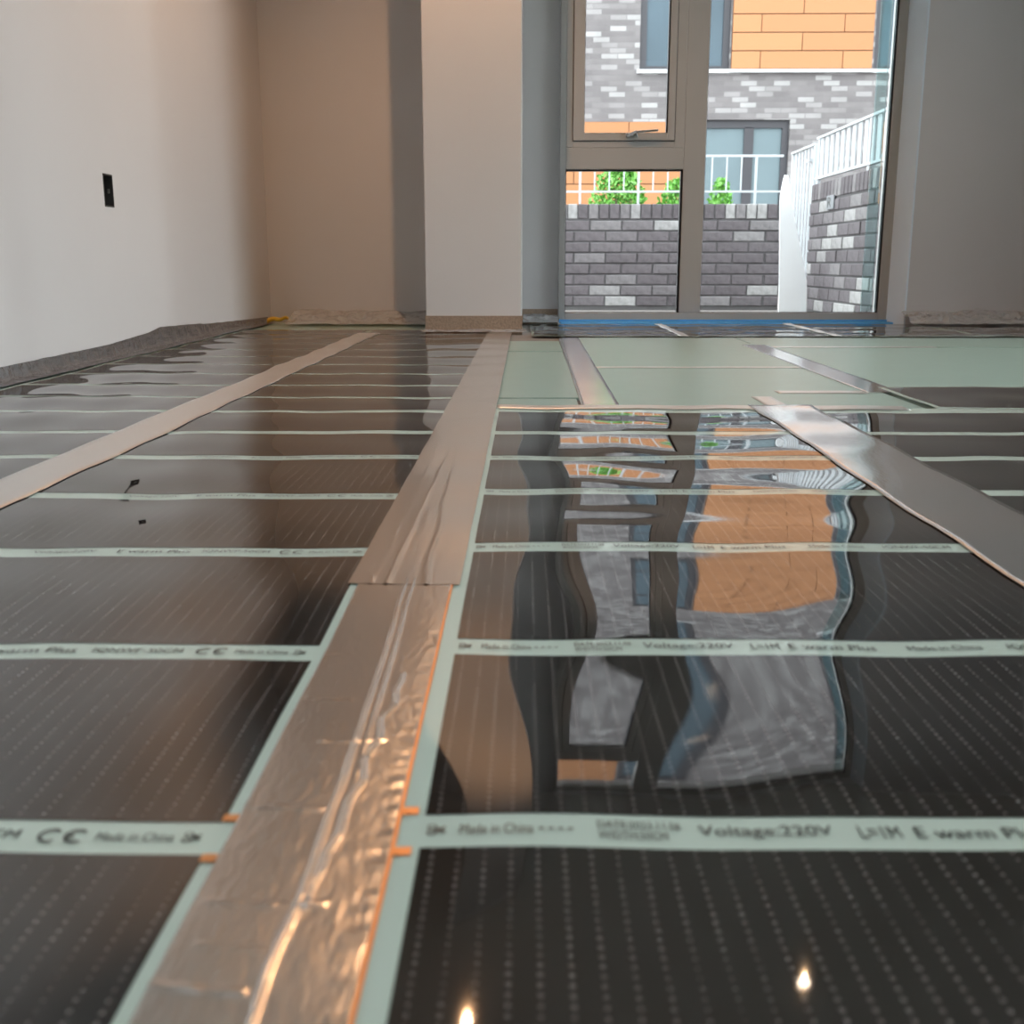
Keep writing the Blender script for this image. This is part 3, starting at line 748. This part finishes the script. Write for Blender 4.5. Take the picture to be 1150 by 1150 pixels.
# building opposite
bd = empty('apartment_building', (3, 17.1, GZ)); tag(bd, 'grey brick apartment building with orange cladding opposite the window', 'building')
BX0, BX1, BZ1, BY = -2.6, 9.0, 10.0, 17.0
FLH = 3.05
holes = []          # windows
holes += [(1.64, 2.945, 3.0, 5.05), (5.03, 5.95, 3.0, 5.05)]
holes += [(2.05, 2.945, 6.05, 8.1), (5.03, 5.95, 6.05, 8.1)]
holes += [(2.33, 3.87, GZ + .05, 2.31)]
orange = [(2.96, 4.995, 3.0, 5.05), (-2.5, 2.28, GZ + .02, 2.28), (-1.0, 2.0, 7.3, 9.0)]
rects = holes
xs = sorted({BX0, BX1} | {q for h_ in rects for q in h_[:2]}); zs = sorted({GZ, BZ1} | {q for h_ in rects for q in h_[2:]})
fb = MB()
for a, c in zip(xs[:-1], xs[1:]):
    for p, q in zip(zs[:-1], zs[1:]):
        mx, mz = (a + c) / 2, (p + q) / 2
        if not any(h_[0] < mx < h_[1] and h_[2] < mz < h_[3] for h_ in rects): fb.box(a, c, BY, BY + .35, p, q)
fb.build('facade', M['far_brick'], bd)
box('room_backing', BX0, BX1, BY + .6, BY + .8, GZ, BZ1, M['room_dark'], bd)
box('roof', BX0 - .1, BX1 + .1, BY - .1, BY + 8, BZ1, BZ1 + .2, M['ledge'], bd)
box('end_wall', BX1 - .3, BX1, BY + .35, BY + 8, GZ, BZ1, M['far_brick'], bd)
box('end_wall', BX0, BX0 + .3, BY + .35, BY + 8, GZ, BZ1, M['far_brick'], bd)
for (a, c, p, q) in holes:
    t = MB(); y0, y1 = BY + .06, BY + .14; w_ = .10
    t.box(a, a + w_, y0, y1, p, q); t.box(c - w_, c, y0, y1, p, q); t.box(a + w_, c - w_, y0, y1, q - w_ * 1.1, q); t.box(a + w_, c - w_, y0, y1, p, p + .06)
    mid = a + (c - a) * .62 if q < 2.5 else a + (c - a) * .5
    t.box(mid - .07, mid + .07, y0, y1, p + .06, q - w_)
    if q > 2.5: t.box(a + w_, mid - .07, y0, y1, p + 1.25, p + 1.33)
    wf = t.build('window_frame', M['dark_frame'], bd)
    for (u0, u1) in ((a + w_, mid - .07), (mid + .07, c - w_)):
        box('pane', u0, u1, BY + .09, BY + .11, p + .06, q - w_, M['curtain'] if q < 2.5 else M['far_glass'], wf)
    if q > 2.5: box('ledge', a - .04, c + .05, BY - .05, BY + .06, p - .05, p, M['ledge'], bd)
for (a, c, p, q) in orange:
    box('cladding_backing', a, c, BY - .03, BY - .001, p, q, M['orange_back'], bd)
    rh = .2475 if p > 2 else .44; plen = 1.19 if p > 2 else 1.6; r = 0; z = p
    if p > 2: box('cladding_ledge', a - .02, c + .02, BY - .07, BY - .001, p - .045, p - .004, M['ledge'], bd)
    if p < 2: z = q - rh * int((q - p) / rh)
    while z < q - .05:
        zt = min(q, z + rh); x = a - (plen * (.0 if r % 2 else .5)) - (.18 if p > 2 else 0)
        while x < c:
            u0, u1 = max(a, x), min(c, x + plen)
            if u1 - u0 > .05: box('cladding_panel', u0 + .006, u1 - .006, BY - .055, BY - .030, z + .007, zt - .007, M['orange'], bd)
            x += plen
        z += rh; r += 1
